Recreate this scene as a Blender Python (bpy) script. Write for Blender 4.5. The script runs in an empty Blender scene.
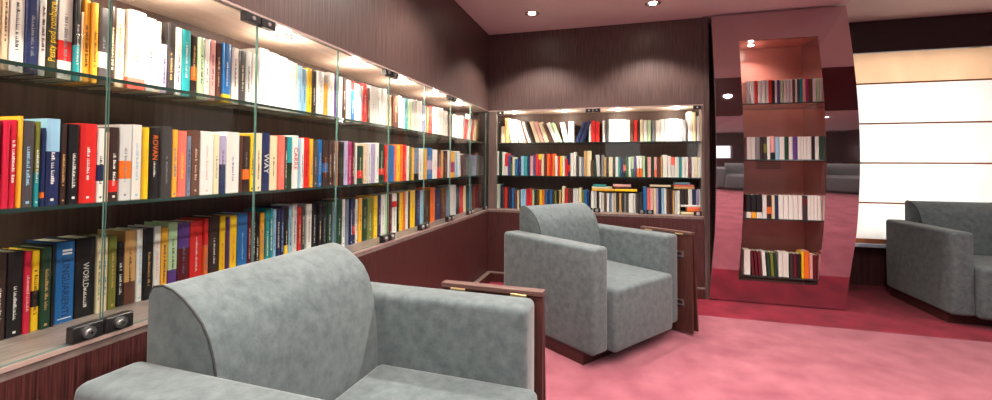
import bpy, bmesh, math, random
from mathutils import Vector, Matrix
random.seed(7)
S = bpy.context.scene
COL = S.collection

# ------------------------------------------------------------------ camera
CAMP = Vector((1.30494, -4.26502, 1.18855))
YAW, PITCH, ROLL, FPX, PY = 0.27937, 0.026396, 0.0056136, 428.658, 153.691
FW = Vector((-math.sin(YAW)*math.cos(PITCH), math.cos(YAW)*math.cos(PITCH), math.sin(PITCH)))
R0 = Vector((math.cos(YAW), math.sin(YAW), 0)); U0 = R0.cross(FW)
RT = R0*math.cos(ROLL) + U0*math.sin(ROLL); UP = U0*math.cos(ROLL) - R0*math.sin(ROLL)

def at(px, py, ax, val):
    d = FW + RT*((px-496)/FPX) - UP*((py-PY)/FPX)
    t = (val - CAMP[ax]) / d[ax]
    return CAMP + d*t

cd = bpy.data.cameras.new('camera'); cam = bpy.data.objects.new('camera', cd); COL.objects.link(cam)
cd.sensor_fit = 'HORIZONTAL'; cd.sensor_width = 36.0; cd.lens = FPX/992*36
cd.shift_y = -(200-PY)/992; cd.clip_start = .02
m3 = Matrix((RT, UP, -FW)).transposed()
cam.matrix_world = Matrix.Translation(CAMP) @ m3.to_4x4()
S.camera = cam

# ------------------------------------------------------------------ materials
def lin(c):
    return tuple(((v/255)/12.92 if v/255 <= .04045 else ((v/255+.055)/1.055)**2.4) for v in c)

def mat(name, rgb, rough=.5, metal=0., spec=.5, **k):
    m = bpy.data.materials.new(name); m.use_nodes = True
    b = m.node_tree.nodes['Principled BSDF']
    b.inputs['Base Color'].default_value = (*rgb, 1); b.inputs['Roughness'].default_value = rough
    b.inputs['Metallic'].default_value = metal; b.inputs['Specular IOR Level'].default_value = spec
    for n, v in k.items(): b.inputs[n.replace('_', ' ')].default_value = v
    return m

def noise_mat(name, c1, c2, scale, rough, stretch=(1, 1, 1), bump=0., detail=6, spec=.4, lo=.35, hi=.65, sheen=0., coat=0., bscale=None, nrough=.5):
    m = mat(name, c1, rough, 0, spec); nt = m.node_tree; N = nt.nodes; L = nt.links
    b = N['Principled BSDF']
    tc = N.new('ShaderNodeTexCoord'); mp = N.new('ShaderNodeMapping'); mp.inputs['Scale'].default_value = stretch
    L.new(tc.outputs['Object'], mp.inputs['Vector'])
    nz = N.new('ShaderNodeTexNoise'); nz.inputs['Scale'].default_value = scale; nz.inputs['Detail'].default_value = detail; nz.inputs['Roughness'].default_value = nrough
    L.new(mp.outputs['Vector'], nz.inputs['Vector'])
    rp = N.new('ShaderNodeValToRGB'); rp.color_ramp.elements[0].position = lo; rp.color_ramp.elements[1].position = hi
    rp.color_ramp.elements[0].color = (*c1, 1); rp.color_ramp.elements[1].color = (*c2, 1)
    L.new(nz.outputs['Fac'], rp.inputs['Fac']); L.new(rp.outputs['Color'], b.inputs['Base Color'])
    if sheen: b.inputs['Sheen Weight'].default_value = sheen; b.inputs['Sheen Roughness'].default_value = .4
    if coat: b.inputs['Coat Weight'].default_value = coat
    if bump:
        n2 = nz
        if bscale:
            n2 = N.new('ShaderNodeTexNoise'); n2.inputs['Scale'].default_value = bscale; n2.inputs['Detail'].default_value = 3
            L.new(mp.outputs['Vector'], n2.inputs['Vector'])
        bp = N.new('ShaderNodeBump'); bp.inputs['Strength'].default_value = bump; bp.inputs['Distance'].default_value = .004
        L.new(n2.outputs['Fac'], bp.inputs['Height']); L.new(bp.outputs['Normal'], b.inputs['Normal'])
    return m

def glass_mat(name, tint=(1, 1, 1), ior=1.22):
    m = bpy.data.materials.new(name); m.use_nodes = True; nt = m.node_tree; N = nt.nodes; L = nt.links
    N.remove(N['Principled BSDF'])
    tr = N.new('ShaderNodeBsdfTransparent'); tr.inputs['Color'].default_value = (*tint, 1)
    gl = N.new('ShaderNodeBsdfGlossy'); gl.inputs['Roughness'].default_value = .0
    fr = N.new('ShaderNodeFresnel'); fr.inputs['IOR'].default_value = ior
    ge = N.new('ShaderNodeNewGeometry'); mi_ = N.new('ShaderNodeMix'); mi_.data_type = 'FLOAT'
    mi_.inputs[2].default_value = ior; mi_.inputs[3].default_value = 1/ior      # same reflectance on both faces of the pane
    L.new(ge.outputs['Backfacing'], mi_.inputs[0]); L.new(mi_.outputs[0], fr.inputs['IOR'])
    mx = N.new('ShaderNodeMixShader')
    L.new(fr.outputs['Fac'], mx.inputs['Fac']); L.new(tr.outputs[0], mx.inputs[1]); L.new(gl.outputs[0], mx.inputs[2])
    L.new(mx.outputs[0], N['Material Output'].inputs['Surface'])
    return m

def emit_mat(name, rgb, s):
    m = bpy.data.materials.new(name); m.use_nodes = True; nt = m.node_tree; N = nt.nodes
    N.remove(N['Principled BSDF']); e = N.new('ShaderNodeEmission'); e.inputs['Color'].default_value = (*rgb, 1); e.inputs['Strength'].default_value = s
    nt.links.new(e.outputs[0], N['Material Output'].inputs['Surface']); return m

def blind_mat(name, rgb, trans):
    m = bpy.data.materials.new(name); m.use_nodes = True; nt = m.node_tree; N = nt.nodes; L = nt.links
    N.remove(N['Principled BSDF'])
    d = N.new('ShaderNodeBsdfDiffuse'); d.inputs['Color'].default_value = (*rgb, 1)
    t = N.new('ShaderNodeBsdfTranslucent')
    tc = N.new('ShaderNodeTexCoord'); mp = N.new('ShaderNodeMapping'); mp.inputs['Scale'].default_value = (3, 1, 1.2)
    nz = N.new('ShaderNodeTexNoise'); nz.inputs['Scale'].default_value = 2.2; nz.inputs['Detail'].default_value = 4
    rp = N.new('ShaderNodeValToRGB'); rp.color_ramp.elements[0].position = .3; rp.color_ramp.elements[1].position = .7
    rp.color_ramp.elements[0].color = (*[v*.8 for v in trans], 1); rp.color_ramp.elements[1].color = (*trans, 1)
    L.new(tc.outputs['Object'], mp.inputs['Vector']); L.new(mp.outputs['Vector'], nz.inputs['Vector'])
    L.new(nz.outputs['Fac'], rp.inputs['Fac']); L.new(rp.outputs['Color'], t.inputs['Color'])
    a = N.new('ShaderNodeAddShader'); L.new(d.outputs[0], a.inputs[0]); L.new(t.outputs[0], a.inputs[1])
    L.new(a.outputs[0], N['Material Output'].inputs['Surface']); return m

M = dict(
    fascia=noise_mat('dark_brown_veneer', (.052, .028, .026), (.110, .066, .060), 9, .42, (14, 14, .5), .05, spec=.5),
    base=noise_mat('mahogany_veneer', (.018, .006, .006), (.085, .022, .020), 16, .4, (14, 14, .35), .15, spec=.5),
    counter=noise_mat('grey_brown_veneer', (.13, .098, .088), (.24, .19, .172), 12, .4, (12, .8, 1)),
    inner=noise_mat('brown_cabinet_lining', (.050, .026, .021), (.088, .047, .038), 8, .5, (10, 10, .5)),
    soffit=noise_mat('lamplit_brown_lining', (.62, .48, .41), (.72, .58, .50), 8, .5, (8, .6, 1)),  # lamp glow on the cabinet tops is lightened into this colour
    stile=noise_mat('light_brown_edge', (.11, .075, .066), (.16, .11, .098), 8, .45, (10, 10, .4)),
    edge=mat('pale_edge_band', (.36, .26, .23), .4),
    glass=glass_mat('clear_glass', (.985, .995, .99)),
    shelfglass=glass_mat('shelf_glass', (.93, .98, .96), 1.4),
    glassedge=mat('green_glass_edge', (.13, .26, .23), .12, spec=.6),
    shelfedge=mat('dark_green_glass_edge', (.022, .045, .040), .12, spec=.6),
    black=mat('black_metal', (.012, .011, .012), .35), chrome=mat('chrome', (.85, .85, .85), .28, 1.),
    brass=mat('brass', (.75, .55, .28), .3, 1.),
    suede=noise_mat('grey_suede', (.048, .063, .069), (.125, .151, .160), 24, .85, detail=14, spec=.2, sheen=.3, lo=.22, hi=.76, nrough=.66, bump=.12, bscale=160),
    piping=mat('dark_piping', (.018, .020, .022), .7),
    plinth=noise_mat('dark_plinth_wood', (.03, .009, .008), (.06, .018, .016), 10, .4, (.5, 10, 10)),
    table=noise_mat('dark_table_wood', (.040, .012, .010), (.075, .024, .020), 14, .38, (10, 10, .5)),
    tableedge=noise_mat('table_edge_wood', (.065, .028, .024), (.12, .058, .048), 14, .4, (.5, 10, 10)),
    carpet=noise_mat('pink_carpet', (.20, .050, .075), (.31, .100, .130), 5.5, .95, detail=12, spec=.1, lo=.28, hi=.70, bump=.5, bscale=260, sheen=.25),
    border=noise_mat('dark_red_carpet', (.12, .003, .014), (.21, .008, .027), 5, .95, detail=10, spec=.1, bump=.5, bscale=260, sheen=.15),
    ceiling=mat('ceiling_paint', (.66, .56, .56), .7), ceiling2=mat('raised_ceiling_paint', (.76, .66, .62), .7),
    header=noise_mat('dark_wine_panel', (.016, .005, .007), (.028, .009, .012), 8, .35, (.5, 10, 10)),
    reflector=mat('lamp_reflector', (.25, .22, .20), .35, .6),
    winepanel=mat('wine_ceiling_panel', (.10, .014, .022), .7, 0, .0),
    lacquer=mat('mirror_lacquer', (.56, .45, .475), .025, .96, Coat_Weight=.3),
    niche=noise_mat('red_brown_lacquer', (.30, .10, .085), (.38, .135, .115), 3, .3, spec=.5),
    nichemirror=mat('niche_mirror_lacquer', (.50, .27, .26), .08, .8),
    lamp=emit_mat('lamp_glow', (1, .88, .72), 40), ring=mat('lamp_ring', (.75, .70, .66), .25, 1.),
    blind=blind_mat('cream_blind', (.42, .38, .33), (.46, .405, .36)),
    valance=blind_mat('peach_blind_fold', (.50, .37, .27), (.42, .25, .14)),
    batten=mat('orange_brown_batten', (.42, .14, .05), .5), sill=mat('pale_blue_sill', (.55, .65, .80), .3),
    roomwood=noise_mat('wine_wall_panel', (.055, .016, .018), (.085, .028, .028), 5, .5, (8, 8, .4)),
    frame=mat('window_frame', (.30, .26, .24), .5), pages=noise_mat('paper_pages', (.62, .56, .46), (.72, .67, .57), 60, .9, (1, 20, 1)),
    grille=mat('brown_grille', (.16, .085, .07), .5),
)
PAL = {'white': (228, 226, 220), 'cream': (230, 216, 178), 'beige': (214, 190, 160), 'grey': (135, 135, 138), 'light grey': (205, 205, 204),
       'dark grey': (72, 68, 70), 'black': (24, 22, 25), 'navy': (32, 44, 88), 'blue': (34, 104, 170), 'light blue': (150, 196, 224),
       'teal': (40, 150, 156), 'green': (40, 110, 60), 'dark green': (26, 62, 44), 'olive': (120, 122, 52), 'dark olive': (66, 64, 44), 'pale green': (186, 214, 170),
       'yellow': (246, 200, 30), 'amber': (240, 172, 48), 'orange': (236, 112, 34), 'red': (214, 40, 38), 'crimson': (200, 30, 62), 'maroon': (96, 26, 36),
       'pink': (234, 170, 165), 'coral': (238, 112, 96), 'purple': (92, 58, 136), 'lavender': (172, 160, 196), 'brown': (96, 58, 44),
       'dark brown': (56, 38, 34), 'tan': (206, 160, 100), 'magenta': (168, 36, 96), 'slate': (112, 124, 148), 'charcoal': (54, 50, 50)}
CM = {}
def cmat(c):
    if c not in CM:
        CM[c] = mat(c.replace(' ', '_')+'_cover', tuple(v*.92 for v in lin(PAL[c])), .38, spec=.45)
    return CM[c]

# ------------------------------------------------------------------ mesh helpers
def link(o, parent=None):
    COL.objects.link(o)
    if parent: o.parent = parent
    return o

def obj(name, bm, mats, parent=None, smooth=None):
    me = bpy.data.meshes.new(name)
    bmesh.ops.recalc_face_normals(bm, faces=bm.faces[:])
    bm.to_mesh(me); bm.free()
    for m in (mats if isinstance(mats, (list, tuple)) else [mats]): me.materials.append(m)
    o = bpy.data.objects.new(name, me); link(o, parent)
    if smooth is not None:
        me.shade_smooth()
        try: me.set_sharp_from_angle(angle=math.radians(smooth))
        except Exception: pass
    return o

def box(bm, x0, x1, y0, y1, z0, z1, mi=0, bev=0., seg=2):
    mt = Matrix.Translation(((x0+x1)/2, (y0+y1)/2, (z0+z1)/2)) @ Matrix.Diagonal((abs(x1-x0), abs(y1-y0), abs(z1-z0), 1))
    b2 = bmesh.new()
    bmesh.ops.create_cube(b2, size=1, matrix=mt)
    if bev: bmesh.ops.bevel(b2, geom=b2.edges[:], offset=bev, segments=seg, profile=.5, affect='EDGES')
    for f in b2.faces: f.material_index = mi
    merge(bm, b2)
    return bm

def merge(bm, b2, mtx=None):
    if mtx: b2.transform(mtx)
    me = bpy.data.meshes.new('tmp'); b2.to_mesh(me); b2.free(); bm.from_mesh(me); bpy.data.meshes.remove(me)

def bx(*a, **k): return box(bmesh.new(), *a, **k)

def cyl(bm, c, r, h, axis='Z', seg=24, mi=0, r2=None):
    b2 = bmesh.new()
    bmesh.ops.create_cone(b2, cap_ends=True, segments=seg, radius1=r, radius2=r if r2 is None else r2, depth=h)
    for f in b2.faces: f.material_index = mi
    rot = {'Z': Matrix(), 'X': Matrix.Rotation(math.pi/2, 4, 'Y'), 'Y': Matrix.Rotation(-math.pi/2, 4, 'X')}[axis]
    merge(bm, b2, Matrix.Translation(c) @ rot); return bm

def prism(bm, pts, y0, y1, mi=0):   # pts in (x,z), extruded along y
    a = [bm.verts.new((x, y0, z)) for x, z in pts]; b = [bm.verts.new((x, y1, z)) for x, z in pts]
    fs = [bm.faces.new(a), bm.faces.new(b[::-1])]
    n = len(pts)
    for i in range(n): fs.append(bm.faces.new((a[i], a[(i+1) % n], b[(i+1) % n], b[i])))
    for f in fs: f.material_index = mi
    return bm

def tag(o, label, cat, group=None):
    o['label'] = label; o['category'] = cat
    if group: o['group'] = group
    return o

def empty(name, loc, rz=0):
    o = bpy.data.objects.new(name, None); link(o); o.location = loc; o.rotation_euler = (0, 0, rz); o.empty_display_size = .05
    return o

def struct(name, bm, m, smooth=None):
    o = obj(name, bm, m, None, smooth); o['kind'] = 'structure'; return o

def copy_tree(o, parent=None):
    c = o.copy(); COL.objects.link(c); c.parent = parent
    for ch in list(o.children): copy_tree(ch, c)
    return c

# ------------------------------------------------------------------ levels
H = 2.55; H2 = 2.65
ZB, ZM, ZU, ZS = .7355, 1.083, 1.420, 1.754       # counter, middle shelf, upper shelf, cabinet top
YL = -4.75                                         # near end of the long bookcase
PW = .48421; S0 = -3.4534
WY = .95                                           # window wall
XR = 6.3; YF = -8.0                                # right wall and the wall behind the camera
BORDER = -.495

# ------------------------------------------------------------------ room shell
bm = bx(-.45, XR, YF, BORDER, -.1, 0); struct('floor', bm, M['carpet'])
bm = bx(-.45, XR, BORDER, WY, -.1, 0); struct('floor_border', bm, M['border'])
struct('ceiling', bx(-.45, 3.13, YF, .6, H, H+.2), M['ceiling'])
bm = bx(3.13, XR, YF, WY, H2, H2+.1)
struct('ceiling_raised', bm, M['ceiling2'])
bm = bmesh.new(); box(bm, -.02, 0, YL, .02, ZS, H); box(bm, -.45, -.36, YF, .4, 0, H); box(bm, -.36, 0, YF, YL-.01, 0, H)
struct('wall_left', bm, M['fascia'])
bm = bmesh.new(); box(bm, .0, 2.09, 0, .02, ZS, H); box(bm, -.36, 2.10, .36, .45, 0, H)
struct('wall_back', bm, M['fascia'])
# alcove side + window wall
bm = bmesh.new(); box(bm, 2.05, 3.14, .40, .45, 0, H); box(bm, 3.14, 3.2, .4, WY+.1, 0, H2)
box(bm, 3.2, XR, WY, WY+.1, 0, .44); box(bm, 3.2, 3.42, WY, WY+.1, .44, 2.36); box(bm, 5.9, XR, WY, WY+.1, .44, 2.36); box(bm, 3.2, XR, WY, WY+.1, 2.36, H2)
struct('wall_window_side', bm, M['roomwood'])
struct('trim_header', bx(3.2, XR, WY-.10, WY-.001, 2.335, H2-.001), M['header'])
struct('trim_sill', bx(3.2, 5.95, WY-.14, WY-.001, .40, .432, bev=.004), M['sill'])
struct('wall_right', bx(XR, XR+.1, YF, WY, 0, H2), M['roomwood'])
struct('ceiling_panel', bx(.5, 3.12, -3.55, -1.25, H-.012, H-.0005), M['winepanel'])
struct('ceiling_panel_raised', bx(3.14, XR-.4, -3.55, -1.25, H2-.012, H2-.0005), M['winepanel'])
# wall behind the camera, with four windows
bm = bmesh.new(); y0, y1 = YF-.1, YF
WX = [(.9, 1.9), (3.0, 4.0), (4.9, 5.9)]; wz0, wz1 = .95, 1.85
box(bm, -.45, XR, y0, y1, 0, wz0); box(bm, -.45, XR, y0, y1, wz1, H2)
xs = [-.45] + [v for w in WX for v in w] + [XR]
for i in range(0, len(xs), 2): box(bm, xs[i], xs[i+1], y0, y1, wz0, wz1)
struct('wall_front', bm, M['roomwood'])
for i, (a, b) in enumerate(WX):
    bm = bmesh.new()
    for (p, q, r, s) in ((a, b, wz0, wz0+.04), (a, b, wz1-.04, wz1), (a, a+.04, wz0+.04, wz1-.04), (b-.04, b, wz0+.04, wz1-.04)): box(bm, p, q, y0+.03, y1-.02, r, s)
    w = struct('window_%d' % (i+2), bm, M['frame'])
    obj('window_pane', bx(a+.04, b-.04, y0+.05, y0+.056, wz0+.04, wz1-.04), M['glass'], w)
# window behind the blind
bm = bmesh.new()
for (p, q, r, s) in ((3.42, 5.9, .44, .49), (3.42, 5.9, 2.31, 2.36), (3.42, 3.47, .49, 2.31), (5.85, 5.9, .49, 2.31), (4.63, 4.68, .49, 2.31)): box(bm, p, q, WY+.03, WY+.09, r, s)
w = struct('window_1', bm, M['frame'])
bm = bmesh.new(); box(bm, 3.47, 4.63, WY+.055, WY+.061, .49, 2.31); box(bm, 4.68, 5.85, WY+.055, WY+.061, .49, 2.31)
obj('window_pane', bm, M['glass'], w)
# pillar between bookcase and the curved column, corner post, baseboards
bm = bmesh.new(); box(bm, 2.045, 2.09, -.02, .35, 0, H, 0)
struct('trim_pillar', bm, M['fascia'])
def baseboard(name, x0, x1, y0, y1):
    bm = bx(x0, x1, y0, y1, 0, .085); box(bm, x0, x1, y0, y1, .085, .095, 1); struct(name, bm, [M['base'], M['stile']])
baseboard('baseboard_left', .001, .045, YL, -.001)
baseboard('baseboard_back', .046, 2.044, -.045, -.001)

# ------------------------------------------------------------------ bookcases
def lock(parent, mtx):      # black plate with a chrome cylinder; local: plate in YZ plane facing +X
    bm = bx(-.014, .012, -.033, .033, .0, .040, 0, .002, 1)
    cyl(bm, (.014, 0, .020), .0145, .008, 'X', 24, 1); cyl(bm, (.020, 0, .020), .0085, .006, 'X', 20, 1); cyl(bm, (.0235, 0, .020), .0035, .002, 'X', 12, 0)
    bm.transform(mtx); return obj('lock', bm, [M['black'], M['chrome']], parent, 35)
def clip(parent, mtx):
    bm = bx(-.016, .014, -.033, .033, -.034, 0, 0, .002, 1); cyl(bm, (.015, 0, -.017), .007, .004, 'X', 16, 1)
    bm.transform(mtx); return obj('hinge', bm, [M['black'], M['chrome']], parent, 35)
def spotlight(parent, p, power, ang=80, glow=.11):
    bm = bmesh.new(); cyl(bm, (0, 0, -.004), .034, .008, 'Z', 28, 0); cyl(bm, (0, 0, -.009), .022, .003, 'Z', 24, 1)
    bm.transform(Matrix.Translation(p)); o = obj('spotlight', bm, [M['ring'], M['lamp']], parent, 35)
    for kind, pw in (('POINT', power*glow), ('SPOT', power)):
        ld = bpy.data.lights.new('lamp', kind); ld.energy = pw; ld.color = (1, .87, .72); ld.shadow_soft_size = .018
        if kind == 'SPOT': ld.spot_size = math.radians(ang); ld.spot_blend = .75
        l = bpy.data.objects.new('lamp', ld); link(l, o); l.location = (p[0], p[1], p[2]-.036)
    return o

CABW = 25.0
def bookcase(name, label, length_lo, length_hi, seams, clips, spots, T, spotpos, skip_base=False):
    """local frame: front plane x=0 facing +X, runs along +Y; T maps to world"""
    r = empty(name, (0, 0, 0)); tag(r, label, 'bookcase')
    def O(n, bm, m, p=r, sm=None): bm.transform(T); return obj(n, bm, m, p, sm)
    lo, hi = length_lo, length_hi; D = -.355
    bm = bx(-.02, 0, lo, hi, 0, ZB-.03); O('base_panel', bm, M['base'])
    bm = bx(D, 0.0, lo, hi, ZB-.03, ZB); box(bm, .0, .004, lo, hi, ZB-.010, ZB+.001, 1); O('counter', bm, [M['counter'], M['edge']])
    O('back_panel', bx(D, D+.015, lo, hi, ZB, ZS), M['inner'])
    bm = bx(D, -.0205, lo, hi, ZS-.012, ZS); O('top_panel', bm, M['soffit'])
    O('front_edge', bx(-.02, .002, lo, hi, ZS-.010, ZS-.001), M['edge'])
    for z in (ZM, ZU):
        bm = bx(D+.016, -.024, lo+.02, hi-.02, z-.010, z, 0)
        bm.faces.ensure_lookup_table()
        for f in bm.faces:
            if abs(f.normal.z) < .5: f.material_index = 1
        O('glass_shelf', bm, [M['shelfglass'], M['shelfedge']])
    for i in range(len(seams)-1):
        a, b = seams[i]+.003, seams[i+1]-.003
        bm = bx(-.012, -.006, a, b, ZB+.002, ZS-.012, 0)
        for f in bm.faces:
            if abs(f.normal.x) < .5: f.material_index = 1
        d = O('glass_door', bm, [M['glass'], M['glassedge']])
        for s, e in ((seams[i], 1), (seams[i+1], -1)):
            if i == 0 and e == 1 and s <= lo+.2: continue
            lock(d, T @ Matrix.Translation((-.006, s+e*.0365, ZB+.002)))
        for s, e in ((seams[i], 1), (seams[i+1], -1)):
            if any(abs(s-c) < .05 for c in clips): clip(d, T @ Matrix.Translation((-.002, s+e*.0365, ZS-.012)))
    for sp in spots:
        spotlight(r, T @ Vector((spotpos, sp, ZS-.012)), CABW)
    return r

TL = Matrix()
TB = Matrix.Rotation(-math.pi/2, 4, 'Z')           # local x -> -y, local y -> +x
seamsL = [S0+PW*i for i in range(-2, 8)]
seamsL = [YL+.02] + [s for s in seamsL if s > YL+.2]
left = bookcase('bookcase', 'long built-in bookcase with glass doors covering the left wall', YL, -.001, seamsL, [S0+PW, S0+3*PW, S0+5*PW],
                [-4.34, -3.81, -3.28, -2.75, -2.22, -1.69, -1.16, -.63], TL, -.085)
seamsB = [2.030-PW*i for i in range(4, -1, -1)]
back = bookcase('bookcase', 'shorter built-in bookcase with glass doors on the back wall', .001, 2.044, seamsB, [seamsB[2], seamsB[4]-.01, seamsB[0]],
                [.25, .775, 1.30, 1.83], TB, -.095)
bm = bx(0.0, .085, .001, .03, ZB, ZS-.012); obj('corner_post', bm, M['stile'], back)
bm = bx(2.031, 2.044, .0, .35, ZB, ZS-.012); obj('side_panel', bm, M['stile'], back)

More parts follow.
